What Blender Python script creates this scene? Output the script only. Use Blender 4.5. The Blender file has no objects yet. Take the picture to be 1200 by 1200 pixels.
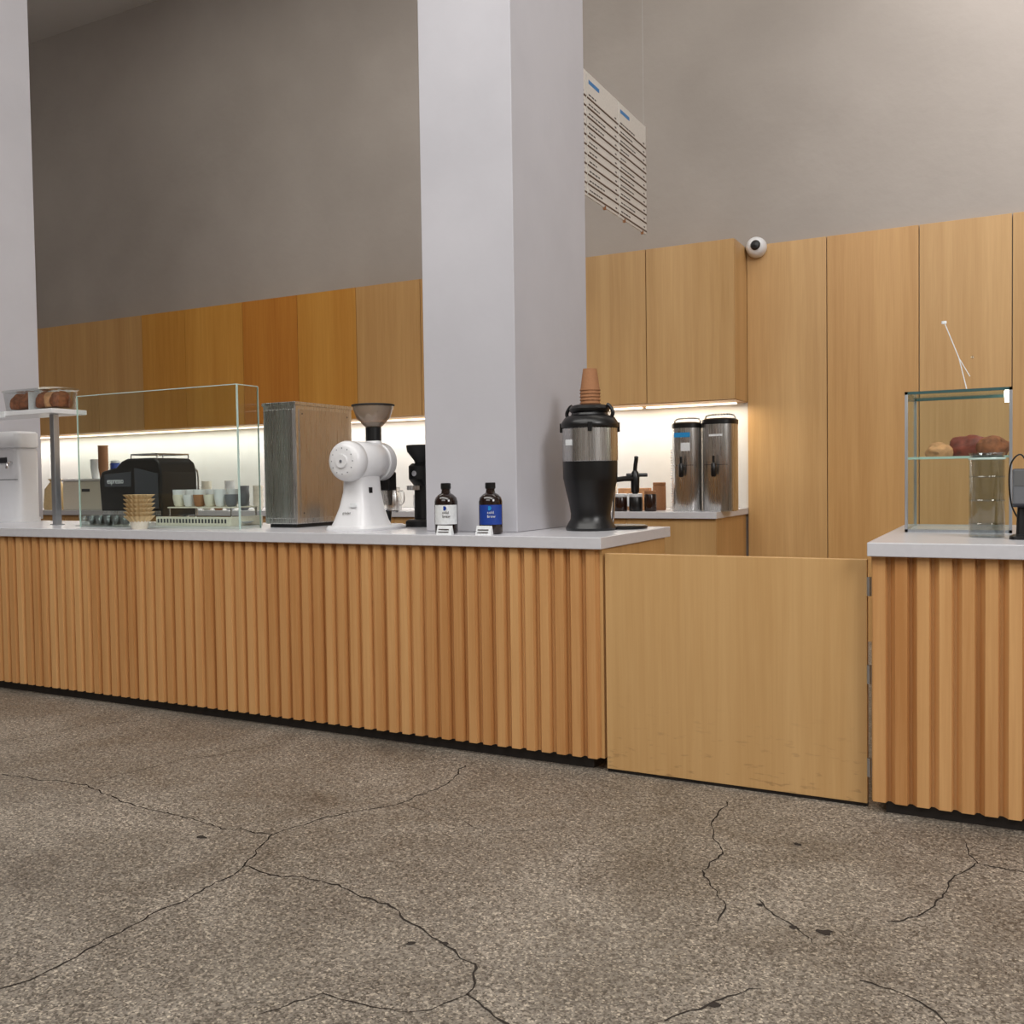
import bpy, bmesh, math, random
from mathutils import Vector, Matrix
random.seed(7)
scn=bpy.context.scene
try:
    scn.view_settings.view_transform='Standard'
    scn.view_settings.look='None'
except Exception: pass

# ---------------------------------------------------------------- materials
def lin(c):
    return tuple(((x/255)/12.92 if x/255<=.04045 else ((x/255+.055)/1.055)**2.4) for x in c)+(1.0,)
def newmat(n):
    m=bpy.data.materials.new(n);m.use_nodes=True
    nt=m.node_tree;b=nt.nodes['Principled BSDF'];return m,nt,b
def N(nt,t,**k):
    n=nt.nodes.new(t)
    for a,v in k.items(): setattr(n,a,v)
    return n
def ramp(nt,stops):
    r=N(nt,'ShaderNodeValToRGB');e=r.color_ramp.elements
    while len(e)<len(stops): e.new(.5)
    for i,(p,c) in enumerate(stops): e[i].position=p;e[i].color=c
    return r
def plain(n,c,rough=.5,metal=0,bump=0,bscale=80,var=.06,coat=0,emis=None):
    m,nt,b=newmat(n)
    l=lin(c)
    tc=N(nt,'ShaderNodeTexCoord');no=N(nt,'ShaderNodeTexNoise');no.inputs['Scale'].default_value=bscale;no.inputs['Detail'].default_value=2
    nt.links.new(tc.outputs['Object'],no.inputs['Vector'])
    r=ramp(nt,[(.3,tuple(x*(1-var) for x in l[:3])+(1,)),(.7,tuple(min(1,x*(1+var)) for x in l[:3])+(1,))])
    nt.links.new(no.outputs['Fac'],r.inputs['Fac']);nt.links.new(r.outputs['Color'],b.inputs['Base Color'])
    b.inputs['Roughness'].default_value=rough;b.inputs['Metallic'].default_value=metal
    b.inputs['Coat Weight'].default_value=coat
    if bump:
        bp=N(nt,'ShaderNodeBump');bp.inputs['Strength'].default_value=bump;bp.inputs['Distance'].default_value=.004
        nt.links.new(no.outputs['Fac'],bp.inputs['Height']);nt.links.new(bp.outputs['Normal'],b.inputs['Normal'])
    if emis:
        b.inputs['Emission Color'].default_value=lin(emis[0]);b.inputs['Emission Strength'].default_value=emis[1]
    return m
def wood(n,ca,cb,period=0,xoff=0,var=.35,rough=.42,scuff=False):
    """vertical-grain softwood / plywood veneer; period>0 gives every slat its own tone"""
    m,nt,b=newmat(n);L=nt.links.new
    tc=N(nt,'ShaderNodeTexCoord');mp=N(nt,'ShaderNodeMapping');mp.inputs['Scale'].default_value=(26,26,.9)
    L(tc.outputs['Object'],mp.inputs['Vector'])
    no=N(nt,'ShaderNodeTexNoise');no.inputs['Scale'].default_value=1;no.inputs['Detail'].default_value=4;no.inputs['Roughness'].default_value=.62;no.inputs['Distortion'].default_value=.5
    L(mp.outputs[0],no.inputs['Vector'])
    m2=N(nt,'ShaderNodeMapping');m2.inputs['Scale'].default_value=(150,150,3.5);L(tc.outputs['Object'],m2.inputs['Vector'])
    n2=N(nt,'ShaderNodeTexNoise');n2.inputs['Scale'].default_value=1;n2.inputs['Detail'].default_value=2;L(m2.outputs[0],n2.inputs['Vector'])
    m3=N(nt,'ShaderNodeMapping');m3.inputs['Scale'].default_value=(5.5,5.5,.12);L(tc.outputs['Object'],m3.inputs['Vector'])
    n3=N(nt,'ShaderNodeTexNoise');n3.inputs['Scale'].default_value=1;n3.inputs['Detail'].default_value=1;L(m3.outputs[0],n3.inputs['Vector'])
    a=N(nt,'ShaderNodeMath',operation='MULTIPLY_ADD');a.inputs[1].default_value=.45;L(no.outputs['Fac'],a.inputs[0])
    a2=N(nt,'ShaderNodeMath',operation='MULTIPLY');a2.inputs[1].default_value=.15;L(n2.outputs['Fac'],a2.inputs[0]);L(a2.outputs[0],a.inputs[2])
    a3=N(nt,'ShaderNodeMath',operation='MULTIPLY_ADD');a3.inputs[1].default_value=.40;L(n3.outputs['Fac'],a3.inputs[0]);L(a.outputs[0],a3.inputs[2])
    fac=a3
    if period:
        sx=N(nt,'ShaderNodeSeparateXYZ');L(tc.outputs['Object'],sx.inputs[0])
        s=N(nt,'ShaderNodeMath',operation='SUBTRACT');L(sx.outputs[0],s.inputs[0]);s.inputs[1].default_value=xoff
        d=N(nt,'ShaderNodeMath',operation='DIVIDE');L(s.outputs[0],d.inputs[0]);d.inputs[1].default_value=period
        f=N(nt,'ShaderNodeMath',operation='FLOOR');L(d.outputs[0],f.inputs[0])
        w=N(nt,'ShaderNodeTexWhiteNoise',noise_dimensions='1D');L(f.outputs[0],w.inputs['W'])
        s2=N(nt,'ShaderNodeMath',operation='MULTIPLY_ADD');L(w.outputs['Value'],s2.inputs[0]);s2.inputs[1].default_value=var;L(fac.outputs[0],s2.inputs[2])
        s3=N(nt,'ShaderNodeMath',operation='SUBTRACT');L(s2.outputs[0],s3.inputs[0]);s3.inputs[1].default_value=var/2;fac=s3
    r=ramp(nt,[(.30,lin(ca)),(.70,lin(cb))]);L(fac.outputs[0],r.inputs['Fac']);col=r.outputs['Color']
    if scuff:
        sx=N(nt,'ShaderNodeSeparateXYZ');L(tc.outputs['Object'],sx.inputs[0])
        zr=ramp(nt,[(.0,(1,1,1,1)),(.34,(0,0,0,1))]);L(sx.outputs[2],zr.inputs['Fac'])
        ms=N(nt,'ShaderNodeMapping');ms.inputs['Scale'].default_value=(16,16,60);ms.inputs['Rotation'].default_value=(0,.3,0);L(tc.outputs['Object'],ms.inputs['Vector'])
        ns=N(nt,'ShaderNodeTexNoise');ns.inputs['Scale'].default_value=1;ns.inputs['Detail'].default_value=5;L(ms.outputs[0],ns.inputs['Vector'])
        rs=ramp(nt,[(.60,(0,0,0,1)),(.70,(.4,.4,.4,1))]);L(ns.outputs['Fac'],rs.inputs['Fac'])
        mm=N(nt,'ShaderNodeMath',operation='MULTIPLY');L(zr.outputs[0],mm.inputs[0]);L(rs.outputs[0],mm.inputs[1])
        mx=N(nt,'ShaderNodeMix',data_type='RGBA');L(mm.outputs[0],mx.inputs[0]);L(col,mx.inputs[6]);mx.inputs[7].default_value=lin((96,70,44));col=mx.outputs[2]
    L(col,b.inputs['Base Color'])
    b.inputs['Roughness'].default_value=rough
    bp=N(nt,'ShaderNodeBump');bp.inputs['Strength'].default_value=.08;bp.inputs['Distance'].default_value=.002
    L(n2.outputs['Fac'],bp.inputs['Height']);L(bp.outputs['Normal'],b.inputs['Normal'])
    return m
def steel(n,c=(190,188,185),rough=.28,vert=True):
    m,nt,b=newmat(n);L=nt.links.new
    tc=N(nt,'ShaderNodeTexCoord');mp=N(nt,'ShaderNodeMapping');mp.inputs['Scale'].default_value=(3,3,260) if not vert else (200,200,3)
    L(tc.outputs['Object'],mp.inputs['Vector']);no=N(nt,'ShaderNodeTexNoise');no.inputs['Scale'].default_value=1;no.inputs['Detail'].default_value=3
    L(mp.outputs[0],no.inputs['Vector'])
    r=ramp(nt,[(.3,tuple(x*.85 for x in lin(c)[:3])+(1,)),(.7,lin(c))]);L(no.outputs['Fac'],r.inputs['Fac']);L(r.outputs[0],b.inputs['Base Color'])
    b.inputs['Metallic'].default_value=1;b.inputs['Roughness'].default_value=rough
    mr=N(nt,'ShaderNodeMapRange');mr.inputs['To Min'].default_value=rough*.8;mr.inputs['To Max'].default_value=rough*1.25
    L(no.outputs['Fac'],mr.inputs['Value']);L(mr.outputs[0],b.inputs['Roughness'])
    return m
def glass(n,tint=(246,250,248),refl=.55,base=.035,diff=0,dcol=(200,190,180)):
    m=bpy.data.materials.new(n);m.use_nodes=True;nt=m.node_tree;nt.nodes.clear();L=nt.links.new
    o=N(nt,'ShaderNodeOutputMaterial');t=N(nt,'ShaderNodeBsdfTransparent');t.inputs[0].default_value=lin(tint)
    g=N(nt,'ShaderNodeBsdfGlossy');g.inputs['Roughness'].default_value=.02;g.inputs['Color'].default_value=(1,1,1,1)
    f=N(nt,'ShaderNodeLayerWeight');f.inputs['Blend'].default_value=.5
    pw=N(nt,'ShaderNodeMath',operation='POWER');L(f.outputs['Facing'],pw.inputs[0]);pw.inputs[1].default_value=4.5
    a=N(nt,'ShaderNodeMath',operation='MULTIPLY_ADD');L(pw.outputs[0],a.inputs[0]);a.inputs[1].default_value=refl;a.inputs[2].default_value=base
    src=t.outputs[0]
    if diff:
        d=N(nt,'ShaderNodeBsdfDiffuse');d.inputs[0].default_value=lin(dcol);y=N(nt,'ShaderNodeMixShader');y.inputs[0].default_value=diff
        L(t.outputs[0],y.inputs[1]);L(d.outputs[0],y.inputs[2]);src=y.outputs[0]
    x=N(nt,'ShaderNodeMixShader');L(a.outputs[0],x.inputs[0]);L(src,x.inputs[1]);L(g.outputs[0],x.inputs[2]);L(x.outputs[0],o.inputs[0])
    return m
def wallmat(n,ca,cb,scale=.6,bump=.25):
    m,nt,b=newmat(n);L=nt.links.new
    tc=N(nt,'ShaderNodeTexCoord');no=N(nt,'ShaderNodeTexNoise');no.inputs['Scale'].default_value=scale;no.inputs['Detail'].default_value=5;no.inputs['Roughness'].default_value=.55
    L(tc.outputs['Object'],no.inputs['Vector']);r=ramp(nt,[(.35,lin(ca)),(.65,lin(cb))]);L(no.outputs['Fac'],r.inputs['Fac']);L(r.outputs[0],b.inputs['Base Color'])
    n2=N(nt,'ShaderNodeTexNoise');n2.inputs['Scale'].default_value=14;n2.inputs['Detail'].default_value=3;L(tc.outputs['Object'],n2.inputs['Vector'])
    bp=N(nt,'ShaderNodeBump');bp.inputs['Strength'].default_value=bump;bp.inputs['Distance'].default_value=.01
    L(n2.outputs['Fac'],bp.inputs['Height']);L(bp.outputs['Normal'],b.inputs['Normal']);b.inputs['Roughness'].default_value=.8
    return m
def floormat():
    m,nt,b=newmat('exposed_aggregate_concrete');L=nt.links.new
    tc=N(nt,'ShaderNodeTexCoord')
    big=N(nt,'ShaderNodeTexNoise');big.inputs['Scale'].default_value=1.4;big.inputs['Detail'].default_value=7;big.inputs['Roughness'].default_value=.66;big.inputs['Distortion'].default_value=.6;L(tc.outputs['Object'],big.inputs['Vector'])
    br=ramp(nt,[(.3,lin((106,99,90))),(.45,lin((128,121,111))),(.56,lin((138,131,121))),(.72,lin((156,148,137)))]);L(big.outputs['Fac'],br.inputs['Fac'])
    v=N(nt,'ShaderNodeTexVoronoi');v.inputs['Scale'].default_value=185;v.inputs['Randomness'].default_value=1;L(tc.outputs['Object'],v.inputs['Vector'])
    sr=ramp(nt,[(.0,(.26,.24,.22,1)),(.24,(.48,.45,.42,1)),(.5,(.95,.95,.95,1)),(.8,(1.0,.98,.95,1)),(1,(2.1,2.05,1.95,1))])
    sp=N(nt,'ShaderNodeSeparateColor');L(v.outputs['Color'],sp.inputs[0]);L(sp.outputs[0],sr.inputs['Fac'])
    mx=N(nt,'ShaderNodeMix',data_type='RGBA',blend_type='MULTIPLY');mx.inputs[0].default_value=.9;L(br.outputs[0],mx.inputs[6]);L(sr.outputs[0],mx.inputs[7])
    n2=N(nt,'ShaderNodeTexNoise');n2.inputs['Scale'].default_value=60;n2.inputs['Detail'].default_value=3;L(tc.outputs['Object'],n2.inputs['Vector'])
    r2=ramp(nt,[(.36,(.6,.57,.53,1)),(.5,(1,1,1,1)),(.66,(1.25,1.24,1.2,1))]);L(n2.outputs['Fac'],r2.inputs['Fac'])
    m2=N(nt,'ShaderNodeMix',data_type='RGBA',blend_type='MULTIPLY');m2.inputs[0].default_value=.7;L(mx.outputs[2],m2.inputs[6]);L(r2.outputs[0],m2.inputs[7])
    st=N(nt,'ShaderNodeTexNoise');st.inputs['Scale'].default_value=3.2;st.inputs['Detail'].default_value=6;st.inputs['Roughness'].default_value=.65;L(tc.outputs['Object'],st.inputs['Vector'])
    r3=ramp(nt,[(.28,(.74,.72,.70,1)),(.52,(1,1,1,1))]);L(st.outputs['Fac'],r3.inputs['Fac'])
    m3=N(nt,'ShaderNodeMix',data_type='RGBA',blend_type='MULTIPLY');m3.inputs[0].default_value=.55;L(m2.outputs[2],m3.inputs[6]);L(r3.outputs[0],m3.inputs[7])
    L(m3.outputs[2],b.inputs['Base Color'])
    rr=ramp(nt,[(.3,(.38,.38,.38,1)),(.7,(.58,.58,.58,1))]);L(big.outputs['Fac'],rr.inputs['Fac']);L(rr.outputs[0],b.inputs['Roughness'])
    bp=N(nt,'ShaderNodeBump');bp.inputs['Strength'].default_value=.15;bp.inputs['Distance'].default_value=.002
    L(n2.outputs['Fac'],bp.inputs['Height']);L(bp.outputs['Normal'],b.inputs['Normal'])
    return m

PER=.0735
M={}
M['wall']=wallmat('wall_plaster_taupe',(161,153,146),(175,167,160))
M['column']=wallmat('column_white_paint',(188,187,193),(197,196,202),1.2,.12)
M['ceil']=wallmat('ceiling_paint',(206,204,202),(214,212,210))
M['floor']=floormat()
M['slat']=wood('fluted_fir',(182,126,72),(216,168,112),PER,-10.5,.18)
M['slatR']=wood('fluted_fir_right',(182,126,72),(216,168,112),PER,-.448,.18)
M['ply']=wood('plywood_gate',(188,146,92),(208,169,116),0,0,scuff=True)
M['p1']=wood('panel_pale',(182,141,88),(208,169,116))
M['p2']=wood('panel_honey',(180,135,80),(206,163,106))
M['p3']=wood('panel_amber',(172,102,30),(200,134,54))
M['p4']=wood('panel_orange',(184,122,42),(210,153,70))
M['quartz']=plain('white_quartz',(204,204,209),.25,0,0,40,.02)
M['backsplash']=plain('backsplash_white',(212,210,205),.45,0,0,6,.03)
M['toe']=plain('toe_kick_dark',(40,35,32),.6)
M['crack']=plain('crack_dark',(44,37,31),.9)
M['black']=plain('black_plastic',(18,18,19),.32,0,.03,60)
M['blackm']=plain('black_matte',(26,26,28),.6)
M['dgrey']=plain('dark_grey',(58,60,66),.4)
M['mgrey']=plain('mid_grey',(110,112,118),.35)
M['white']=plain('white_enamel',(228,228,230),.28,0,0,20,.01,.3)
M['cream']=plain('cream_ceramic',(226,220,204),.35)
M['steel']=steel('brushed_steel',(214,213,211),.27)
M['steeld']=steel('brushed_steel_dark',(200,194,188),.28)
M['chrome']=steel('chrome',(220,220,222),.08)
M['alu']=steel('aluminium',(200,204,210),.4)
M['glass']=glass('clear_glass')
M['gedge']=plain('glass_edge',(190,214,206),.1,0,0,30,.02)
M['gedged']=plain('glass_edge_green',(64,92,92),.1)
M['plastic']=glass('clear_plastic',(235,238,238),.6,.08)
M['hopper']=glass('smoked_hopper',(214,200,186),.5,.08,.30,(205,190,172))
M['amber']=plain('amber_bottle_glass',(30,16,12),.08,0,0,20,.05,.6)
M['kraft']=plain('kraft_paper',(160,112,76),.8,0,.1,90)
M['filter']=plain('filter_paper_tan',(214,188,142),.85,0,.2,60)
M['label']=plain('label_white',(225,228,230),.6)
M['labelb']=plain('label_blue',(20,60,150),.5)
M['cyan']=plain('tape_blue',(30,140,205),.5)
M['bread']=plain('bread_crust',(140,82,50),.75,0,.5,40,.35)
M['bread2']=plain('bread_glazed_red',(130,56,42),.5,0,.6,30,.45)
M['bread3']=plain('bread_pale',(204,150,104),.7,0,.5,30,.25)
M['liquid']=plain('coffee_dark',(38,20,12),.2)
M['board']=plain('menu_board_white',(218,214,208),.55)
M['ink']=plain('menu_ink',(70,62,58),.7)
M['rule']=plain('menu_rail_brown',(96,72,56),.6)
M['inkb']=plain('menu_ink_blue',(70,130,190),.6)
M['led']=plain('led_strip',(255,240,215),.5,emis=((255,240,216),2.5))
M['lamp']=plain('lamp_lens',(255,245,230),.5,emis=((255,244,228),8))

# ---------------------------------------------------------------- geometry helpers
CUR=None
def group(name,loc=(0,0,0),rz=0):
    global CUR
    e=bpy.data.objects.new(name,None);e.location=loc;e.rotation_euler=(0,0,rz);e.empty_display_size=.1
    bpy.context.collection.objects.link(e);CUR=e;return e
def link(name,me,mat,smooth=False,bevel=0,parent='cur',seg=2):
    o=bpy.data.objects.new(name,me);bpy.context.collection.objects.link(o)
    if mat is not None: me.materials.append(M[mat] if isinstance(mat,str) else mat)
    if smooth:
        for p in me.polygons: p.use_smooth=True
        try: me.set_sharp_from_angle(angle=math.radians(38))
        except Exception: pass
    if bevel:
        b=o.modifiers.new('bevel','BEVEL');b.width=bevel;b.segments=seg;b.limit_method='ANGLE'
    if parent=='cur': parent=CUR
    if parent is not None: o.parent=parent
    return o
def mesh(name,v,f,mat,**k):
    me=bpy.data.meshes.new(name);me.from_pydata([tuple(x) for x in v],[],f)
    bm=bmesh.new();bm.from_mesh(me);bmesh.ops.recalc_face_normals(bm,faces=bm.faces);bm.to_mesh(me);bm.free()
    me.update();return link(name,me,mat,**k)
def box(name,x0,x1,y0,y1,z0,z1,mat,bevel=0,**k):
    v=[(x,y,z) for x in (x0,x1) for y in (y0,y1) for z in (z0,z1)]
    f=[(0,1,3,2),(4,6,7,5),(0,4,5,1),(2,3,7,6),(0,2,6,4),(1,5,7,3)]
    return mesh(name,v,f,mat,bevel=bevel,**k)
def boxes(name,L,mat,**k):
    v=[];f=[]
    for x0,x1,y0,y1,z0,z1 in L:
        b=len(v);v+=[(x,y,z) for x in (x0,x1) for y in (y0,y1) for z in (z0,z1)]
        f+=[tuple(b+i for i in q) for q in [(0,1,3,2),(4,6,7,5),(0,4,5,1),(2,3,7,6),(0,2,6,4),(1,5,7,3)]]
    return mesh(name,v,f,mat,**k)
def lathe(name,prof,mat,loc=(0,0,0),axis='Z',seg=40,smooth=True,**k):
    v=[];f=[]
    for (r,z) in prof:
        for i in range(seg):
            a=2*math.pi*i/seg;p=(r*math.cos(a),r*math.sin(a),z)
            if axis=='Y': p=(p[0],z,p[1])
            if axis=='X': p=(z,p[0],p[1])
            v.append((p[0]+loc[0],p[1]+loc[1],p[2]+loc[2]))
    n=len(prof)
    for j in range(n-1):
        for i in range(seg):
            f.append((j*seg+i,j*seg+(i+1)%seg,(j+1)*seg+(i+1)%seg,(j+1)*seg+i))
    if prof[0][0]>1e-6: f.append(tuple(range(seg)))
    if prof[-1][0]>1e-6: f.append(tuple((n-1)*seg+i for i in range(seg)))
    return mesh(name,v,f,mat,smooth=smooth,**k)
def shell(name,prof,mat,th=.002,**k):
    inner=[(max(r-th,1e-7),z+(th if i==0 else 0)) for i,(r,z) in enumerate(prof)][::-1]
    return lathe(name,[(1e-7,prof[0][1])]+prof+inner+[(1e-7,prof[0][1]+th)],mat,**k)
def loft(name,secs,mat,seg=36,smooth=True,**k):
    v=[];f=[]
    for z,cx,cy,hx,hy,n in secs:
        for i in range(seg):
            a=2*math.pi*(i+.5)/seg;c,s=math.cos(a),math.sin(a)
            v.append((cx+hx*math.copysign(abs(c)**(2/n),c),cy+hy*math.copysign(abs(s)**(2/n),s),z))
    m=len(secs)
    for j in range(m-1):
        for i in range(seg): f.append((j*seg+i,j*seg+(i+1)%seg,(j+1)*seg+(i+1)%seg,(j+1)*seg+i))
    f.append(tuple(range(seg)));f.append(tuple((m-1)*seg+i for i in range(seg)))
    return mesh(name,v,f,mat,smooth=smooth,**k)
def extr(name,pts,axis,a0,a1,mat,bevel=0,**k):
    n=len(pts);v=[]
    for a in (a0,a1):
        for p,q in pts:
            v.append((p,a,q) if axis=='Y' else ((a,p,q) if axis=='X' else (p,q,a)))
    f=[tuple(range(n)),tuple(range(n,2*n))]+[(i,(i+1)%n,n+(i+1)%n,n+i) for i in range(n)]
    return mesh(name,v,f,mat,bevel=bevel,**k)
def tube(name,pts,r,mat,res=6,**k):
    cu=bpy.data.curves.new(name,'CURVE');cu.dimensions='3D';cu.bevel_depth=r;cu.bevel_resolution=res;cu.use_fill_caps=True
    s=cu.splines.new('POLY');s.points.add(len(pts)-1)
    for i,p in enumerate(pts): s.points[i].co=(*p,1)
    o=bpy.data.objects.new('tmp',cu);bpy.context.collection.objects.link(o);bpy.context.view_layer.update()
    me=bpy.data.meshes.new_from_object(o.evaluated_get(bpy.context.evaluated_depsgraph_get()));bpy.data.objects.remove(o)
    me.name=name;me.materials.clear()
    return link(name,me,mat,smooth=True,**k)
def smoothpts(pts,n=6):
    P=[Vector(p) for p in pts];out=[]
    for i in range(len(P)-1):
        p0=P[max(i-1,0)];p1=P[i];p2=P[i+1];p3=P[min(i+2,len(P)-1)]
        for k in range(n):
            t=k/n;out.append(.5*((2*p1)+(-p0+p2)*t+(2*p0-5*p1+4*p2-p3)*t*t+(-p0+3*p1-3*p2+p3)*t**3))
    out.append(P[-1]);return [tuple(p) for p in out]
def text(name,body,size,mat,loc,rot,**k):
    cu=bpy.data.curves.new(name,'FONT');cu.body=body;cu.size=size;cu.extrude=.0004
    o=bpy.data.objects.new('tmp',cu);bpy.context.collection.objects.link(o);bpy.context.view_layer.update()
    me=bpy.data.meshes.new_from_object(o.evaluated_get(bpy.context.evaluated_depsgraph_get()));bpy.data.objects.remove(o)
    me.materials.clear();q=link(name,me,mat,**k);q.location=loc;q.rotation_euler=rot;return q
def lump(name,c,s,mat,seed=0,amp=.12,rot=0,**k):
    bm=bmesh.new();bmesh.ops.create_icosphere(bm,subdivisions=4,radius=1)
    from mathutils import noise
    R=Matrix.Rotation(rot,3,'Z')
    for v in bm.verts:
        d=1+amp*noise.noise(v.co*1.6+Vector((seed,seed*2,0)))+amp*.35*noise.noise(v.co*6+Vector((seed,0,9)))
        p=v.co*d;p.z=max(p.z,-.55)
        p=R@Vector((p.x*s[0],p.y*s[1],p.z*s[2]));v.co=p+Vector(c)
    me=bpy.data.meshes.new(name);bm.to_mesh(me);bm.free();return link(name,me,mat,smooth=True,**k)

# ---------------------------------------------------------------- room shell
XL,XR,YF,YB,ZC=-13.0,5.0,-5.0,7.62,6.5
box('floor',XL,XR,YF,YB+.2,-.1,0,'floor',parent=None)
box('ceiling',XL,XR,YF,YB+.2,ZC,ZC+.1,'ceil',parent=None)
box('wall_back',XL,XR,YB,YB+.2,0,ZC,'wall',parent=None)
box('wall_left',XL-.2,XL,YF,YB+.2,0,ZC,'wall',parent=None)
box('wall_right',XR,XR+.2,YF,YB+.2,0,ZC,'wall',parent=None)
box('wall_front',XL,XR,YF-.2,YF,0,ZC,'wall',parent=None)

ZT=1.004
group('column')
box('shaft',-2.566,-2.06,4.0,4.86,ZT+.0005,ZC,'column',bevel=.004)
group('column')
box('shaft',-7.12,-6.60,4.0,4.86,ZT+.0005,ZC,'column',bevel=.004)

# ---------------------------------------------------------------- counters
def fluted(name,x0,x1,yf,z0,z1,mat,x_start):
    """tambour front: flat ribs with angled flutes between"""
    pts=[];d=.026;x=x_start
    while x<x1+PER:
        for dx,dy in ((0,0),(.040,0),(.0455,d),(.056,d)):
            pts.append((x+dx,yf+dy))
        x+=PER
    pts=[p for p in pts if x0<=p[0]<=x1]
    pts=[(x0,pts[0][1])]+pts+[(x1,pts[-1][1])]
    pts+= [(x1,yf+.055),(x0,yf+.055)]
    return extr(name,pts,'Z',z0,z1,mat)
group('service_counter')
fluted('fluted_front',-10.5,-1.545,3.752,.055,.952,'slat',-10.5+.0)
box('carcass',-10.5,-1.55,3.81,4.60,.055,.95,'p1')
box('end_panel',-1.553,-1.540,3.775,4.60,.055,.952,'p2')
box('toe_kick',-10.5,-1.60,3.80,4.55,0,.056,'toe')
box('countertop',-10.5,-1.53,3.733,4.66,.953,ZT,'quartz',bevel=.003)
group('pastry_counter')
fluted('fluted_front',-.452,3.2,3.715,.045,.952,'slatR',-.448)
box('carcass',-.45,3.2,3.773,5.05,.045,.95,'p1')
box('end_panel',-.457,-.449,3.73,5.05,.045,.952,'p2')
box('toe_kick',-.41,3.2,3.75,5.0,0,.046,'toe')
box('countertop',-.468,3.2,3.69,5.12,.953,ZT,'quartz',bevel=.003)

group('swing_gate')
box('gate_leaf',-1.528,-.478,3.772,3.80,.015,.935,'ply',bevel=.002)
for i,z in enumerate((.80,.47,.12)):
    lathe('hinge_%d'%i,[(.007,0),(.007,.07)],'alu',loc=(-.470,3.765,z),seg=12)
    box('hinge_leaf_%d'%i,-.478,-.462,3.764,3.772,z,z+.07,'alu')
box('bottom_seal',-1.528,-.478,3.782,3.795,.0,.015,'toe')

# back run
XE=-1.85
group('back_counter')
box('countertop',-12.9,XE,6.67,7.60,.955,ZT,'quartz',bevel=.003)
xs=[-12.9]+[-12.2+.69*i for i in range(15)]+[XE-.01]
for i in range(len(xs)-1):
    box('base_door_%d'%i,xs[i]+.002,xs[i+1]-.002,6.70,6.72,.09,.95,'p2' if i%3 else 'p1')
box('carcass',-12.9,XE-.02,6.722,7.60,.09,.954,'p2')
box('toe_kick',-12.9,XE-.05,6.76,7.6,0,.09,'toe')

group('upper_cabinets')
seams=[-12.3,-11.6,-10.9,-10.2,-9.51,-8.82,-8.13,-7.51,-6.73,-6.04,-5.35,-4.65,-3.95,-3.25,-2.55,XE]
tones=['p1','p2','p1','p2','p2','p2','p4','p4','p3','p4','p2','p2','p1','p1','p1']
for i in range(len(seams)-1):
    box('door_leaf_%d'%i,seams[i]+.003,seams[i+1]-.003,7.21,7.23,1.84,3.04,tones[i],bevel=.001)
box('carcass',-12.3,XE-.004,7.232,7.60,1.845,3.035,'p1')
box('end_panel',XE-.004,XE,7.232,7.615,1.84,3.04,'p1')
box('underside',-12.3,XE-.006,7.24,7.60,1.835,1.845,'p2')

group('tall_wood_panels')
ps=[XE+.0,-1.245,-.60,.0,.62,1.24,1.86,2.48,3.1,3.72,4.34,4.98]
for i in range(len(ps)-1):
    box('panel_%d'%i,ps[i]+.003,ps[i+1]-.003,7.585,7.615,.0,3.055,['p1','p2','p1','p1'][i%4],bevel=.001)

group('backsplash')
box('sheet',-12.9,XE-.001,7.603,7.618,1.005,1.838,'backsplash')

group('under_cabinet_light')
box('strip_left',-12.2,-2.7,7.50,7.53,1.822,1.834,'led')
box('strip_right',-2.66,-1.92,7.50,7.53,1.822,1.834,'led')

# ---------------------------------------------------------------- floor cracks
def crack(pts,w):
    P=[];rnd=random.Random(str(pts[0]))
    for i in range(len(pts)-1):
        a=Vector(pts[i]);b=Vector(pts[i+1]);L=(b-a).length;n=max(2,int(L/.022));d=(b-a).normalized();q=Vector((-d.y,d.x))
        off=0
        for k in range(n):
            t=k/n;off+=rnd.uniform(-.010,.010);off*=.85
            P.append((a.lerp(b,t)+q*off,w*rnd.uniform(.3,1.25)))
    P.append((Vector(pts[-1]),w*.3));return P
cv=[];cf=[]
def addcrack(pts,w=.005):
    P=crack(pts,w);base=len(cv)
    for i,(p,ww) in enumerate(P):
        a=P[max(i-1,0)][0];b=P[min(i+1,len(P)-1)][0];d=(b-a).normalized();q=Vector((-d.y,d.x))*ww/2
        cv.append((p.x+q.x,p.y+q.y,.0012));cv.append((p.x-q.x,p.y-q.y,.0012))
        if i: cf.append((base+2*i-2,base+2*i-1,base+2*i+1,base+2*i))
A=[(-3.90,2.63),(-3.66,2.65),(-3.44,2.69),(-3.09,2.61),(-2.83,2.58),(-2.54,2.55),(-2.33,2.59),(-2.23,2.86),(-2.11,3.07),(-2.07,3.32),(-2.13,3.60)]
B=[(-2.33,2.59),(-2.27,2.43),(-2.23,2.33),(-2.22,2.15),(-2.22,1.96),(-2.20,1.76),(-2.21,1.58),(-2.23,1.48),(-2.3,1.2)]
C=[(-2.23,2.33),(-2.03,2.33),(-1.83,2.34),(-1.64,2.30),(-1.50,2.22),(-1.36,2.17),(-1.23,2.11),(-1.17,1.98),(-1.02,1.91),(-.9,1.8)]
addcrack(A,.006);addcrack(B,.007);addcrack(C,.0075)
addcrack([(-1.17,1.98),(-1.26,1.85),(-1.49,1.82),(-1.57,1.68)],.004)
addcrack([(-.97,3.61),(-.94,3.32),(-.85,3.10),(-.87,2.94),(-.74,2.73),(-.73,2.61)],.006)
addcrack([(.04,3.36),(-.10,3.37),(-.17,3.17),(-.21,2.96),(-.31,2.82)],.006)
addcrack([(-.10,3.37),(-.15,3.56)],.004)
addcrack([(-.33,2.46),(-.23,2.44),(-.13,2.35),(0,2.2)],.006)
addcrack([(-.70,2.07),(-.63,2.18),(-.54,2.31)],.006)
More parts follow.
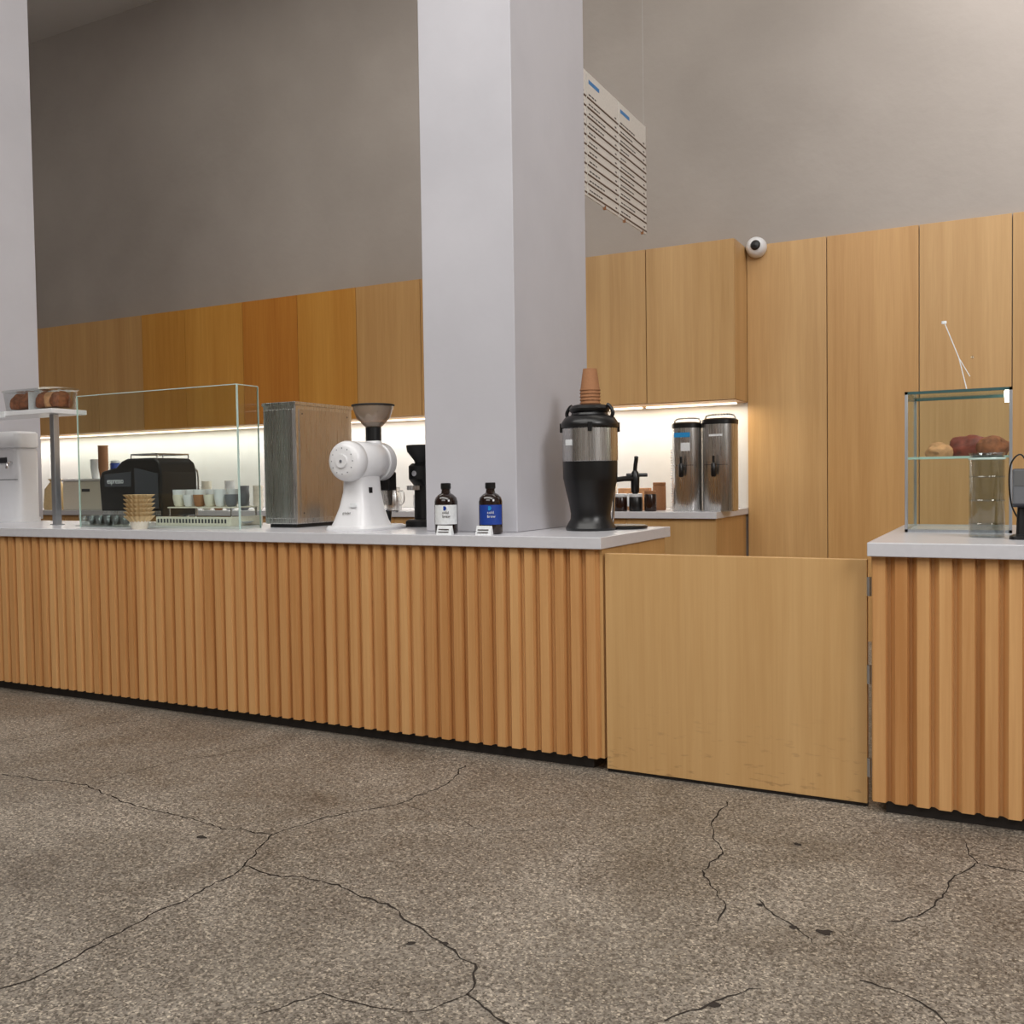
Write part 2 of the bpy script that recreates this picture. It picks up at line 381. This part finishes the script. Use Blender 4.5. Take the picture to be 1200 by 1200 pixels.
addcrack([(-3.44,2.69),(-3.33,3.14),(-3.09,3.57)],.003)
addcrack([(-4.40,2.97),(-4.30,3.37),(-4.02,3.69)],.003)
addcrack([(-.66,2.80),(-.60,2.72),(-.53,2.67),(-.47,2.60)],.005)
addcrack([(-2.11,3.07),(-1.7,2.95),(-1.4,3.05)],.0025)
for (x,y,s) in [(-.45,2.68,.022),(-.53,2.67,.016),(-2.54,2.46,.022),(-.64,3.29,.018),(-1.44,2.13,.016),(-.65,2.77,.012),(-.62,2.19,.02),(-1.36,2.17,.014)]:
    b=len(cv);n=9;rr=random.Random(int(x*1000))
    for i in range(n):
        a=2*math.pi*i/n;r=s*rr.uniform(.45,1.1);cv.append((x+r*math.cos(a)*1.1,y+r*math.sin(a)*.8,.0014))
    cf.append(tuple(range(b,b+n)))
mesh('floor_cracks',cv,cf,'crack',parent=None)

# ---------------------------------------------------------------- menu board (faces +X, hung from ceiling)
group('hanging_menu_board')
X=-2.30
edges=[4.93,5.465,6.0,6.54]
for k in range(3):
    y0,y1=edges[k]+.006,edges[k+1]-.006
    box('panel_%d'%k,X-.008,X,y0,y1,2.975,3.73,'board',bevel=.001)
    z=3.665;r=random.Random(k)
    boxes('heading_%d'%k,[(X,X+.001,y0+.03,y0+.2,z,z+.024)],'inkb');z-=.07
    txt=[];rl=[]
    while z>3.0:
        w=r.uniform(.10,.26);y=y0+.03
        while y<y0+.03+w:
            q=r.uniform(.015,.04);txt.append((X,X+.001,y,y+q,z,z+.009));y+=q+.012
        txt.append((X,X+.001,y1-.06,y1-.035,z,z+.009))
        rl.append((X,X+.004,y0+.004,y1-.004,z-.024,z-.016))
        z-=.058
    boxes('rows_%d'%k,txt,'ink');boxes('rails_%d'%k,rl,'rule')
for i,y in enumerate((5.05,6.5)):
    tube('cable_%d'%i,[(X-.004,y,3.73),(X-.004,y,ZC)],.0006,'alu',res=2)
for i,y in enumerate((5.2,5.75,6.1,6.45)):
    box('clip_%d'%i,X-.012,X+.004,y-.008,y+.008,2.962,2.985,'kraft')

# ---------------------------------------------------------------- security camera
group('security_camera',(-1.765,7.585,3.03))
lathe('mount',[(.045,0),(.075,-.0),(.08,-.02),(.078,-.045)],'white',axis='Y',seg=36)
lathe('dome',[(.078,-.045),(.074,-.07),(.06,-.095),(.04,-.11),(1e-6,-.118)],'white',axis='Y',seg=36)
lathe('lens',[(.032,-.100),(.038,-.118),(.03,-.13),(1e-6,-.134)],'black',loc=(.012,0,-.0),axis='Y',seg=28)

# ---------------------------------------------------------------- dispenser with cups
group('cold_brew_dispenser',(-1.80,4.27,ZT))
lathe('stand_body',[(.118,0),(.122,.012),(.112,.03),(.098,.055),(.096,.08),(.104,.13),(.118,.19),(.127,.235),(.131,.25),(.132,.33)],'black')
lathe('steel_band',[(.131,.33),(.134,.333),(.134,.487),(.131,.49)],'steel')
lathe('lid',[(.135,.49),(.139,.496),(.139,.512),(.128,.528),(.118,.542),(.090,.552),(.086,.562),(.094,.570),(.098,.582),(.088,.596),(.06,.604),(1e-6,.606)],'black')
tube('lid_handle',smoothpts([(-.105,0,.53),(-.120,.0,.56),(-.105,0,.59),(-.09,0,.60)]),.009,'black')
tube('lid_handle_b',smoothpts([(.105,0,.53),(.120,.0,.56),(.105,0,.59),(.09,0,.60)]),.009,'black')
for i in range(4):
    a=i*math.pi/2+.4
    box('latch_%d'%i,-.010,.006,-.010,.010,.47,.515,'black',bevel=.002).matrix_local=Matrix.Rotation(a,4,'Z')@Matrix.Translation((.138,0,0))
box('label',-.05,.05,-.0005,.0005,-.03,.03,'label').matrix_local=Matrix.Translation((-.055,-.126,.42))@Matrix.Rotation(-.4,4,'Z')@Matrix.Scale(.45,4)
lathe('drip_tray',[(.115,0),(.12,.004),(.12,.014),(.11,.018),(1e-6,.016)],'black',loc=(.10,.17,0))
tube('faucet_pipe',smoothpts([(.10,.08,.24),(.13,.12,.245),(.16,.165,.245)]),.013,'black')
lathe('faucet_body',[(.012,.17),(.020,.18),(.022,.25),(.017,.275),(.010,.285)],'black',loc=(.165,.17,0),seg=24)
tube('faucet_handle',smoothpts([(.165,.17,.28),(.168,.168,.31),(.176,.158,.335),(.18,.15,.35)]),.010,'black')
tube('faucet_arm',[(.13,.145,.262),(.215,.205,.262)],.009,'black')
tube('sight_tube',[(.07,.11,.03),(.085,.10,.2)],.006,'chrome')
def cupstack(nm,loc,n,r0,r1,h,step,mat,inv=True):
    for i in range(n):
        if inv: prof=[(r1,0),(r1+.003,.001),(r1+.003,.006),(r1,.007),(r0,h),(1e-6,h-.001)]
        else: prof=[(r0,0),(r1,h-.006),(r1+.003,h-.005),(r1+.003,h),(r1-.002,h),(1e-6,h-.02)]
        lathe('%s_%d'%(nm,i),prof,mat,loc=(loc[0],loc[1],loc[2]+i*step),seg=28)
cupstack('paper_cup',(-.0,0.01,.606),5,.033,.047,.105,.016,'kraft')

# ---------------------------------------------------------------- grinder (white, drum motor)
group('coffee_grinder',(-3.01,3.93,ZT))
loft('foot',[(0,.01,.17,.15,.195,5),(.012,.01,.17,.152,.197,5),(.024,.01,.165,.14,.186,5)],'white')
loft('pedestal',[(.02,0,.14,.128,.14,4),(.05,0,.14,.114,.128,4),(.12,0,.145,.090,.108,4),(.20,0,.15,.072,.098,4),(.27,0,.15,.068,.095,4),(.33,0,.155,.075,.098,4)],'white')
zc=.355
lathe('motor_drum',[(.038,-.018),(.066,-.016),(.086,-.010),(.098,.004),(.104,.022),(.104,.06),(.101,.064),(.101,.070),(.104,.074),(.104,.24),(.098,.25),(.096,.27),(.102,.275),(.102,.325),(.092,.335),(.05,.34)],'white',loc=(0,0,zc),axis='Y',seg=56)
lathe('motor_cap',[(.034,-.026),(.036,-.018)],'white',loc=(0,0,zc),axis='Y',seg=32)
lathe('cap_screw',[(.007,-.03),(.007,-.025)],'mgrey',loc=(0,0,zc),axis='Y',seg=12)
for i in range(12):
    a=2*math.pi*i/12;lathe('vent_%d'%i,[(.003,-.0180),(.003,-.014)],'mgrey',loc=(.066*math.cos(a),.001,zc+.066*math.sin(a)),axis='Y',seg=8)
loft('hopper_neck',[(.41,0,.26,.055,.05,2.5),(.45,0,.26,.045,.042,2.2),(.475,0,.26,.04,.04,2)],'white')
lathe('hopper_collar',[(.036,.46),(.042,.465),(.042,.535),(.038,.54)],'black',loc=(0,.26,0))
shell('hopper',[(.036,.535),(.05,.545),(.088,.585),(.106,.635),(.108,.650)],'hopper',loc=(0,.26,0))
lathe('hopper_lid',[(.105,.650),(.105,.655),(1e-6,.656)],'hopper',loc=(0,.26,0))
tube('hopper_rim',[(.110*math.cos(i*math.pi/20),.26+.110*math.sin(i*math.pi/20),.653) for i in range(41)],.005,'blackm')
lathe('beans',[(1e-6,.540),(.045,.546),(.062,.560),(.05,.566),(1e-6,.568)],'kraft',loc=(0,.26,0))
box('spout',-.03,.05,.325,.395,.20,.30,'black',bevel=.006)
extr('chute',[(.33,.21),(.39,.21),(.375,.12),(.345,.12)],'X',-.022,.03,'steel')
lathe('dial',[(.045,.34),(.05,.345),(.05,.36),(.02,.366)],'black',loc=(0,0,zc),axis='Y')
tube('bag_clamp',smoothpts([(.0,.33,.10),(.03,.36,.09),(.05,.40,.085)]),.006,'chrome')
lathe('catch_cup',[(.03,.024),(.036,.09),(.036,.092),(.03,.09),(1e-6,.03)],'black',loc=(.03,.31,0))
box('switch',.066,.074,.11,.14,.17,.22,'black',bevel=.002)
box('plate',-.020,.020,-.001,.0005,-.010,.010,'label').matrix_local=Matrix.Translation((.03,.028,.13))
text('maker_plate','grinder',.018,'ink',(-.03,.018,.085),(math.pi/2-.1,0,0))

# small black grinder next to the column
group('espresso_grinder',(-2.86,4.42,ZT))
loft('base',[(0,0,0,.07,.09,4),(.03,0,0,.07,.09,4),(.04,0,0,.06,.08,4)],'black')
loft('tower',[(.03,0,.02,.048,.05,3),(.22,0,.02,.045,.048,3),(.26,0,0,.06,.07,3),(.33,0,0,.06,.07,3),(.345,0,0,.045,.05,3)],'black')
lathe('hopper',[(.035,.34),(.04,.36),(.078,.41),(.082,.44),(.078,.445),(1e-6,.447)],'blackm')
box('fork',-.02,.02,-.12,-.05,.20,.225,'steel',bevel=.003)
lathe('knob',[(.015,0),(.018,.01),(.015,.02)],'chrome',loc=(0,-.075,.29),axis='Y',seg=20)

# ---------------------------------------------------------------- steel brewer
group('coffee_brewer',(0,0,0))
box('cabinet',-3.72,-3.49,4.13,4.64,ZT+.02,1.685,'steel',bevel=.006)
box('top_cap',-3.725,-3.485,4.125,4.645,1.68,1.70,'steel',bevel=.003)
box('feet',-3.70,-3.51,4.15,4.62,ZT,ZT+.022,'black')
box('side_panel',-3.491,-3.486,4.16,4.61,ZT+.05,1.66,'steeld',bevel=.002)
box('front_door',-3.708,-3.502,4.122,4.131,ZT+.05,1.66,'steel',bevel=.003)
boxes('side_screws',[(-3.487,-3.484,y,y+.008,z,z+.008) for y in (4.18,4.585) for z in (1.08,1.63)],'dgrey')

# ---------------------------------------------------------------- syrup bottles + cards
def bottle(x,y,blue):
    group('coffee_bottle',(x,y,ZT))
    lathe('body',[(.048,0),(.054,.005),(.055,.012),(.055,.150),(.050,.168),(.036,.182),(.022,.190),(.020,.205),(.022,.207),(.022,.212)],'amber')
    lathe('cap',[(.023,.210),(.024,.212),(.024,.234),(.021,.237)],'black')
    seg=24;v=[];f=[]
    for i in range(seg+1):
        a=math.radians(235+130*i/seg)
        for z in (.045,.135): v.append((.0557*math.cos(a),.0557*math.sin(a),z))
    for i in range(seg): f.append((2*i,2*i+1,2*i+3,2*i+2))
    mesh('label',v,f,'labelb' if blue else 'label',smooth=True)
    q=text('label_text','cold\nbrew',.018,'ink' if not blue else 'label',(.013,-.0572,.095),(math.pi/2,0,.42))
    lathe('badge',[(.010,-.0572),(.010,-.0550)],'labelb' if not blue else 'cyan',loc=(.022,.004,.120),axis='Y',seg=20)
bottle(-2.355,3.845,False);bottle(-2.125,3.86,True)
for x,y in ((-2.31,3.765),(-2.105,3.77)):
    group('price_card',(x,y,ZT))
    extr('tent',[(-.012,0),(.014,0),(.002,.042)],'X',-.045,.035,'label')
    for j in range(2): box('line_%d'%j,-.035,.02,-.0115+.004*j,-.010+.004*j,.010+.012*j,.014+.012*j,'ink')

# ---------------------------------------------------------------- sneeze guard + shelf
group('glass_sneeze_guard')
z1=1.79;gx0,gx1,gy1=-5.0,-3.725,4.10
box('front_pane',gx0,gx1,3.93,3.938,ZT,z1,'glass')
box('side_pane',gx1-.008,gx1,3.939,gy1,ZT,z1,'glass')
box('front_edge_top',gx0,gx1,3.929,3.939,z1,z1+.004,'gedge')
box('front_edge_right',gx1,gx1+.004,3.928,3.940,ZT,z1,'gedge')
box('side_edge_top',gx1-.008,gx1,3.94,gy1,z1,z1+.004,'gedge')
box('side_edge_back',gx1-.008,gx1,gy1,gy1+.004,ZT,z1,'gedge')
box('front_edge_left',gx0-.004,gx0,3.93,3.938,ZT,z1,'gedge')

group('display_shelf')
box('shelf_board',-6.5,-5.35,4.02,4.28,1.715,1.745,'white',bevel=.003)
for i,(x,y) in enumerate(((-5.46,4.12),(-6.42,4.10))):
    box('post_%d'%i,x-.020,x+.020,y-.020,y+.020,ZT,1.715,'alu',bevel=.002)
    box('post_foot_%d'%i,x-.03,x+.03,y-.03,y+.03,ZT,ZT+.006,'alu')
box('price_strip',-6.15,-5.80,4.010,4.019,1.705,1.742,'label')
text('strip_text','now',.035,'ink',(-5.93,4.008,1.713),(math.pi/2,0,0))
group('bread_container',(-5.63,4.15,1.745))
loft('tub',[(0,0,0,.25,.088,8),(.125,0,0,.265,.10,8)],'plastic')
loft('tub_lid',[(.126,0,0,.272,.106,8),(.136,0,0,.272,.106,8),(.142,0,0,.25,.09,8)],'plastic')
box('divider',-.002,.002,-.085,.085,.003,.122,'label')
for i,x in enumerate((-.19,-.10,.06,.14,.20)):
    lump('loaf_%d'%i,(x,0,.055),(.052,.072,.068),'bread' if i!=3 else 'bread3',seed=i+1,amp=.15)

# white brewing tower on the far left
group('hot_water_tower',(-6.41,4.50,ZT))
loft('base',[(0,0,0,.17,.10,6),(.03,0,0,.17,.10,6)],'white')
loft('body',[(.03,0,.0,.165,.09,6),(.50,0,.0,.165,.09,6),(.53,0,0,.155,.08,6)],'white')
loft('head',[(.53,0,0,.17,.095,6),(.63,0,0,.17,.095,6),(.645,0,0,.155,.085,6)],'white')
box('panel_joint',-.162,.162,-.0925,-.0905,.30,.304,'dgrey')
tube('spout',smoothpts([(.10,-.08,.42),(.10,-.12,.42),(.10,-.13,.38)]),.010,'chrome')
box('display',-.05,.05,-.1,-.0915,.42,.46,'black')

# ---------------------------------------------------------------- black espresso machine (barista faces other side)
g=group('espresso_machine',(-5.02,4.32,ZT));g.scale=(.86,1,1)
for i,(x,y) in enumerate(((-.27,.03),(.27,.03),(-.27,.25),(.27,.25))):
    lathe('foot_%d'%i,[(.022,0),(.018,.05)],'chrome',loc=(x,y,0),seg=16)
extr('body',[(-.31,.05),(.33,.05),(.33,.33),(.31,.39),(.26,.42),(-.02,.42),(-.08,.405),(-.14,.365),(-.30,.34),(-.33,.28)],'Y',0,.30,'black',bevel=.012)
extr('back_panel',[(-.26,.24),(.02,.24),(.02,.335),(-.26,.32)],'Y',-.006,.002,'dgrey',bevel=.003)
extr('side_trim',[(.06,.10),(.30,.10),(.30,.32),(.06,.36)],'Y',-.005,.002,'dgrey',bevel=.003)
box('lower_band',-.30,.32,-.006,.002,.06,.085,'steel',bevel=.002)
text('panel_text','espresso',.05,'label',(-.23,-.008,.262),(math.pi/2,0,0))
box('drip_tray',-.30,.30,.20,.33,.05,.085,'steel',bevel=.004)
tube('top_rail',[(-.0,.02,.445),(.27,.02,.445),(.27,.28,.445),(0,.28,.445),(0,.02,.445)],.005,'chrome')
for i,(x,y) in enumerate(((0,.02),(.27,.02),(.27,.28),(0,.28))): tube('rail_post_%d'%i,[(x,y,.415),(x,y,.445)],.004,'chrome')
tube('steam_wand',smoothpts([(.28,.29,.36),(.30,.33,.33),(.30,.335,.2),(.29,.34,.12)]),.006,'chrome')

# dish rack with cups
group('cup_rack',(-4.34,4.30,ZT))
box('tray',-.30,.30,-.11,.16,0,.012,'cream',bevel=.004)
box('tray_lip',-.30,.30,-.115,-.105,.0,.055,'cream',bevel=.003)
box('tray_lip_side',.295,.305,-.11,.16,.0,.055,'cream',bevel=.003)
boxes('slots',[(-.285+i*.026,-.272+i*.026,-.1165,-.1148,.018,.042) for i in range(22)],'dgrey')
box('shelf_upper',-.24,.28,-.08,.15,.105,.113,'cream',bevel=.003)
for i,(x,y) in enumerate(((-.23,-.07),(.27,-.07),(-.23,.14),(.27,.14))): tube('leg_%d'%i,[(x,y,.01),(x,y,.108)],.005,'chrome')
for i in range(6):
    for j in range(2):
        c=['cream','white','kraft','cream','white','mgrey'][i]
        shell('cup_%d_%d'%(i,j),[(.022,0),(.030,.01),(.037,.05),(.038,.072)],c,loc=(-.19+i*.085,-.03+j*.1,.114),seg=24)
        if i%2==0: shell('cup_top_%d_%d'%(i,j),[(.022,0),(.030,.01),(.037,.05),(.038,.072)],'white',loc=(-.19+i*.085,-.03+j*.1,.145),seg=24)
for i in range(5):
    lathe('saucer_%d'%i,[(.03,0),(.055,.012),(.055,.014),(.02,.006),(1e-6,.005)],'white',loc=(-.15+.11*(i%5),.02,.013+.0*i),seg=24)

# filter paper stack on saucer
group('coffee_filter_stack',(-4.38,3.833,ZT))
shell('stand_cup',[(.040,0),(.045,.01),(.055,.05)],'cream')
def fluted_cup(nm,z):
    seg=72;v=[];f=[]
    for r,h in ((.045,0),(.082,.040)):
        for i in range(seg):
            a=2*math.pi*i/seg;rr=r*(1+(.05 if i%4<2 else -.03));v.append((rr*math.cos(a),rr*math.sin(a),z+h))
    for i in range(seg): f.append((i,(i+1)%seg,seg+(i+1)%seg,seg+i))
    f.append(tuple(range(seg)));return mesh(nm,v,f,'filter')
for i in range(6): fluted_cup('filter_%d'%i,.035+i*.024)

# clear cups lying in a tray
group('clear_cup_tray',(-4.95,4.06,ZT))
box('tray',-.20,.24,-.05,.09,0,.006,'plastic')
for i in range(6):
    for j in range(2):
        shell('cup_%d_%d'%(i,j),[(.022,0),(.030,.055),(.031,.057)],'plastic',th=.0015,loc=(-.16+i*.072,-.015+j*.07,.007),seg=24)

group('milk_pitcher',(-3.30,4.50,ZT))
shell('body',[(.045,0),(.048,.01),(.045,.07),(.036,.10),(.038,.12)],'steel')
tube('handle',smoothpts([(.04,0,.10),(.075,0,.095),(.08,0,.05),(.045,0,.02)]),.005,'steel')

# ---------------------------------------------------------------- back counter: steel urns and small goods (right niche)
def urn(x,y,hx,h,tag):
    group('iced_tea_urn',(x,y,ZT))
    loft('body',[(0,0,0,hx*.96,hx*.96,2.6),(.01,0,0,hx,hx,2.6),(h-.08,0,0,hx,hx,2.6)],'steel')
    loft('lid',[(h-.082,0,0,hx*1.02,hx*1.02,2.6),(h-.05,0,0,hx*1.02,hx*1.02,2.6),(h-.04,0,0,hx*.9,hx*.9,2.6),(h-.036,0,0,hx*.5,hx*.5,2.6)],'black')
    tube('bail',smoothpts([(-hx*.9,0,h-.06),(-hx*.8,0,h-.015),(0,0,h-.008),(hx*.8,0,h-.015),(hx*.9,0,h-.06)]),.006,'steel')
    box('faucet_neck',-.012,.012,-hx-.06,-hx+.01,.30,.325,'black',bevel=.003)
    lathe('faucet',[(.012,.25),(.019,.26),(.019,.34),(.012,.35)],'black',loc=(0,-hx-.06,0),seg=20)
    box('faucet_lever',-.008,.008,-hx-.07,-hx-.05,.34,.40,'black',bevel=.003)
    box('seam',-hx*.7,hx*.7,-hx*1.003,-hx*.99,.335,.338,'dgrey')
    if tag:
        box('tape',-.07,.05,-hx*1.012,-hx*.99,.54,.575,'cyan');box('note',-.02,.05,-hx*1.012,-hx*.99,.44,.50,'label')
    else:
        box('note',-.05,.05,-hx*1.012,-hx*.99,.54,.555,'label')
urn(-2.12,6.88,.108,.69,True);urn(-1.882,6.90,.122,.71,False)
group('cup_lid_stack',(-2.31,7.20,ZT))
for i in range(24): lathe('lid_%d'%i,[(.045,0),(.047,.004),(.04,.012),(1e-6,.012)],'label',loc=(0,0,i*.020),seg=24)
def jar(x,y,h,r,c,lid='label'):
    group('syrup_jar',(x,y,ZT))
    lathe('jar',[(r*.95,0),(r,.005),(r,h),(r*.9,h+.01)],c);lathe('lid',[(r*.95,h+.008),(r*.98,h+.01),(r*.98,h+.03),(r*.9,h+.033)],lid)
jar(-2.62,6.80,.10,.05,'liquid');jar(-2.50,6.80,.10,.05,'black','label');jar(-2.385,6.80,.12,.045,'liquid','kraft')
jar(-2.40,7.05,.18,.05,'kraft','kraft');jar(-2.82,7.1,.2,.05,'cream')
group('condiment_caddy',(-2.60,7.0,ZT+.0))
box('box',-.12,.10,.0,.16,0,.17,'bread3',bevel=.003)
box('insert',-.10,.08,-.004,.0,.03,.13,'label')

# left back counter goods
group('supply_crate',(-8.55,6.95,ZT))
box('crate',-.36,.36,-.15,.15,0,.30,'cream',bevel=.01)
box('crate_lid',-.37,.37,-.16,.16,.30,.325,'white',bevel=.006)
box('handle_slot',-.06,.06,-.154,-.149,.19,.22,'dgrey')
group('paper_cup_stack',(-8.42,6.92,ZT+.325));cupstack('cup',(0,0,0),9,.034,.050,.12,.028,'kraft',inv=False)
group('paper_cup_stack',(-8.58,6.95,ZT+.325));cupstack('cup',(0,0,0),4,.034,.050,.12,.028,'label',inv=False)
group('blue_canister',(-8.24,6.92,ZT+.325));lathe('can',[(.046,0),(.05,.006),(.05,.15),(.044,.16)],'labelb');lathe('lid',[(.046,.158),(.048,.16),(.048,.18),(.04,.184)],'label')
group('burlap_coffee_bag',(-9.15,6.9,ZT))
loft('bag',[(0,0,0,.12,.09,4),(.05,0,0,.13,.10,3),(.22,0,0,.12,.085,3),(.30,0,0,.06,.04,3),(.33,0,0,.09,.06,2.5)],'filter')
def mugs(x,y,n,c):
    group('coffee_cup_stack',(x,y,ZT))
    for i in range(n): shell('cup_%d'%i,[(.028,0),(.040,.012),(.047,.06),(.048,.08)],c,loc=(0,0,i*.05),seg=24)
for x,n,c in ((-7.05,4,'white'),(-6.9,5,'cream'),(-6.75,3,'kraft'),(-6.6,5,'white'),(-6.42,4,'mgrey'),(-6.25,4,'cream')): mugs(x,6.85,n,c)
jar(-7.35,6.9,.26,.06,'dgrey','black');jar(-7.55,6.95,.20,.06,'steel','black')
jar(-5.25,6.85,.22,.055,'dgrey','black');jar(-5.10,6.95,.16,.05,'cream','kraft')
for x in (-4.95,-4.72):
    group('milk_pitcher',(x,6.85,ZT))
    shell('body',[(.065,0),(.068,.01),(.064,.13),(.052,.17),(.055,.20)],'steel')
    tube('handle',smoothpts([(.06,0,.17),(.10,0,.16),(.105,0,.08),(.065,0,.04)]),.006,'steel')
mugs(-4.50,6.9,2,'white');mugs(-4.36,6.9,3,'white')
group('cup_rinser',(-5.55,6.95,ZT))
box('body',-.14,.14,-.10,.10,0,.16,'steel',bevel=.006);lathe('knob',[(.02,-.115),(.022,-.10)],'black',loc=(0,0,.08),axis='Y',seg=16)

# ---------------------------------------------------------------- pastry case
group('glass_pastry_case')
x0,x1,y0,y1,z0,z1=-.405,.002,4.40,4.84,ZT,1.60
t=.012
boxes('posts',[(x,x+t,y,y+t,z0,z1) for x,y in ((x0,y0),(x1-t,y0),(x0,y1-t),(x1-t,y1-t))],'alu',bevel=.001)
for i,z in enumerate((z0,z1-t)):
    boxes('rails_%d'%i,[(x0,x1,y0,y0+t,z,z+t),(x0,x1,y1-t,y1,z,z+t),(x0,x0+t,y0,y1,z,z+t),(x1-t,x1,y0,y1,z,z+t)],'alu' if i==0 else 'gedged')
box('glass_front',x0+t,x1-t,y0+.004,y0+.007,z0+t,z1-t,'glass')
box('glass_left',x0+.004,x0+.007,y0+t,y1-t,z0+t,z1-t,'glass')
box('glass_right',x1-.007,x1-.004,y0+t,y1-t,z0+t,z1-t,'glass')
box('glass_top',x0+t,x1-t,y0+t,y1-t,z1-.004,z1,'glass')
box('base_board',x0+t,x1-t,y0+t,y1-t,z0,z0+.01,'quartz')
box('glass_shelf',x0+t,x1-t,y0+t,y1-t,1.315,1.321,'glass')
box('shelf_edge',x0+t,x1-t,y0+t,y0+t+.004,1.313,1.323,'gedge')
box('lamp_bar',x1-.030,x1-.014,y0+.02,y1-.02,z1-.035,z1-.014,'lamp')
group('pastry')
for i,(x,y,s,m,ro) in enumerate([(-.28,4.55,(.055,.05,.04),'bread3',.3),(-.16,4.60,(.09,.06,.062),'bread2',-.2),(-.07,4.56,(.07,.05,.056),'bread',.6)]):
    lump('bun_%d'%i,(x,y,1.322+s[2]*.55),s,m,seed=i*3+2,amp=.22,rot=ro)

group('glass_jar',(-.085,4.12,ZT))
shell('jar',[(.060,0),(.063,.006),(.063,.30),(.060,.315),(.064,.325)],'plastic',th=.004)
for i in range(3):
    lathe('rib_%d'%i,[(.0632,.05+.09*i),(.0645,.053+.09*i),(.0632,.056+.09*i)],'plastic')
lathe('jar_rim',[(.0645,.298),(.066,.302),(.0645,.306)],'gedge')

group('card_reader',(.036,4.02,ZT))
loft('stand',[(0,0,0,.045,.05,4),(.012,0,0,.043,.048,4),(.02,0,0,.022,.022,3),(.12,0,.01,.018,.018,3)],'black')
bx=box('terminal',-.034,.034,-.014,.014,-.075,.075,'dgrey',bevel=.006);bx.matrix_local=Matrix.Translation((0,0,.19))@Matrix.Rotation(-.45,4,'X')
bs=box('screen',-.028,.028,-.0155,-.014,-.0,.062,'black');bs.matrix_local=Matrix.Translation((0,0,.19))@Matrix.Rotation(-.45,4,'X')
tube('cable',smoothpts([(-.0,.03,.05),(-.035,.05,.12),(-.045,.06,.22),(-.035,.06,.29),(-.0,.06,.31),(.03,.07,.2),(.02,.12,.004)]),.003,'black')

group('wire_sign_holder',(-.17,4.5,1.600))
lathe('foot',[(.018,0),(.018,.004),(.006,.008)],'plastic',seg=20)
tube('stem',[(0,0,.005),(-.03,0,.14),(-.085,0,.29)],.0022,'label',res=3)
loft('tip',[(-.006,0,0,.010,.004,2),(.006,0,0,.010,.004,2)],'label').location=(-.088,0,.295)
tube('twig',[(-.03,0,.14),(.012,0,.06)],.0018,'label',res=3)
lathe('bead',[(1e-6,-.008),(.008,0),(1e-6,.008)],'plastic',loc=(.022,0,.14),seg=12)

# ---------------------------------------------------------------- lights
def area(n,loc,target,sx,sy,p,c=(1,.95,.88)):
    l=bpy.data.lights.new(n,'AREA');l.shape='RECTANGLE';l.size=sx;l.size_y=sy;l.energy=p;l.color=c
    o=bpy.data.objects.new(n,l);bpy.context.collection.objects.link(o);o.location=loc
    o.rotation_euler=(Vector(target)-Vector(loc)).to_track_quat('-Z','Y').to_euler();return o
def spot(n,loc,target,p,ang,c=(1,.93,.85),blend=.8,r=.08):
    l=bpy.data.lights.new(n,'SPOT');l.energy=p;l.color=c;l.spot_size=math.radians(ang);l.spot_blend=blend;l.shadow_soft_size=r
    o=bpy.data.objects.new(n,l);bpy.context.collection.objects.link(o);o.location=loc
    o.rotation_euler=(Vector(target)-Vector(loc)).to_track_quat('-Z','Y').to_euler();return o
area('ceiling_light_room',(-2.5,1.0,6.4),(-2.5,1.8,0),9,3.0,380,(1,.98,.94))
area('ceiling_light_entry',(4.2,.2,5.0),(-3.5,5,1.8),2.5,3,250,(1,.985,.975))
area('ceiling_light_front',(-2,-3,5.5),(-2.5,5,1.5),5,2.5,120,(1,.985,.97))
area('ceiling_light_bar',(-3.5,5.6,6.4),(-3.5,5.6,0),9,.6,65,(1,.945,.86))
spot('wall_wash_spot',(.9,5.6,6.3),(.6,7.62,4.2),300,90,(1,.97,.965),1.0,.15)
area('under_cabinet_left',(-7.4,7.42,1.815),(-7.4,7.45,0),9.4,.06,48,(1,.97,.92))
area('under_cabinet_right',(-2.27,7.42,1.815),(-2.27,7.45,0),.8,.06,5.5,(1,.87,.69))
w=bpy.data.worlds.new('world');scn.world=w;w.use_nodes=True
w.node_tree.nodes['Background'].inputs[0].default_value=(.9,.92,1,1);w.node_tree.nodes['Background'].inputs[1].default_value=.3

# ---------------------------------------------------------------- camera
th,pi,r,f=0.48094876708947587,0.033210792710728486,-0.014533175901689555,1123.04
fw=Vector((-math.sin(th)*math.cos(pi),math.cos(th)*math.cos(pi),-math.sin(pi)))
r0=Vector((math.cos(th),math.sin(th),0));u0=r0.cross(fw)
Rv=math.cos(r)*r0+math.sin(r)*u0;Uv=-math.sin(r)*r0+math.cos(r)*u0
cd=bpy.data.cameras.new('camera');cd.sensor_width=36;cd.sensor_fit='HORIZONTAL';cd.lens=f/1200*36;cd.clip_start=.05
co=bpy.data.objects.new('camera',cd);bpy.context.collection.objects.link(co)
m=Matrix((Rv,Uv,-fw)).transposed().to_4x4();m.translation=Vector((0,0,1.25));co.matrix_world=m
scn.camera=co
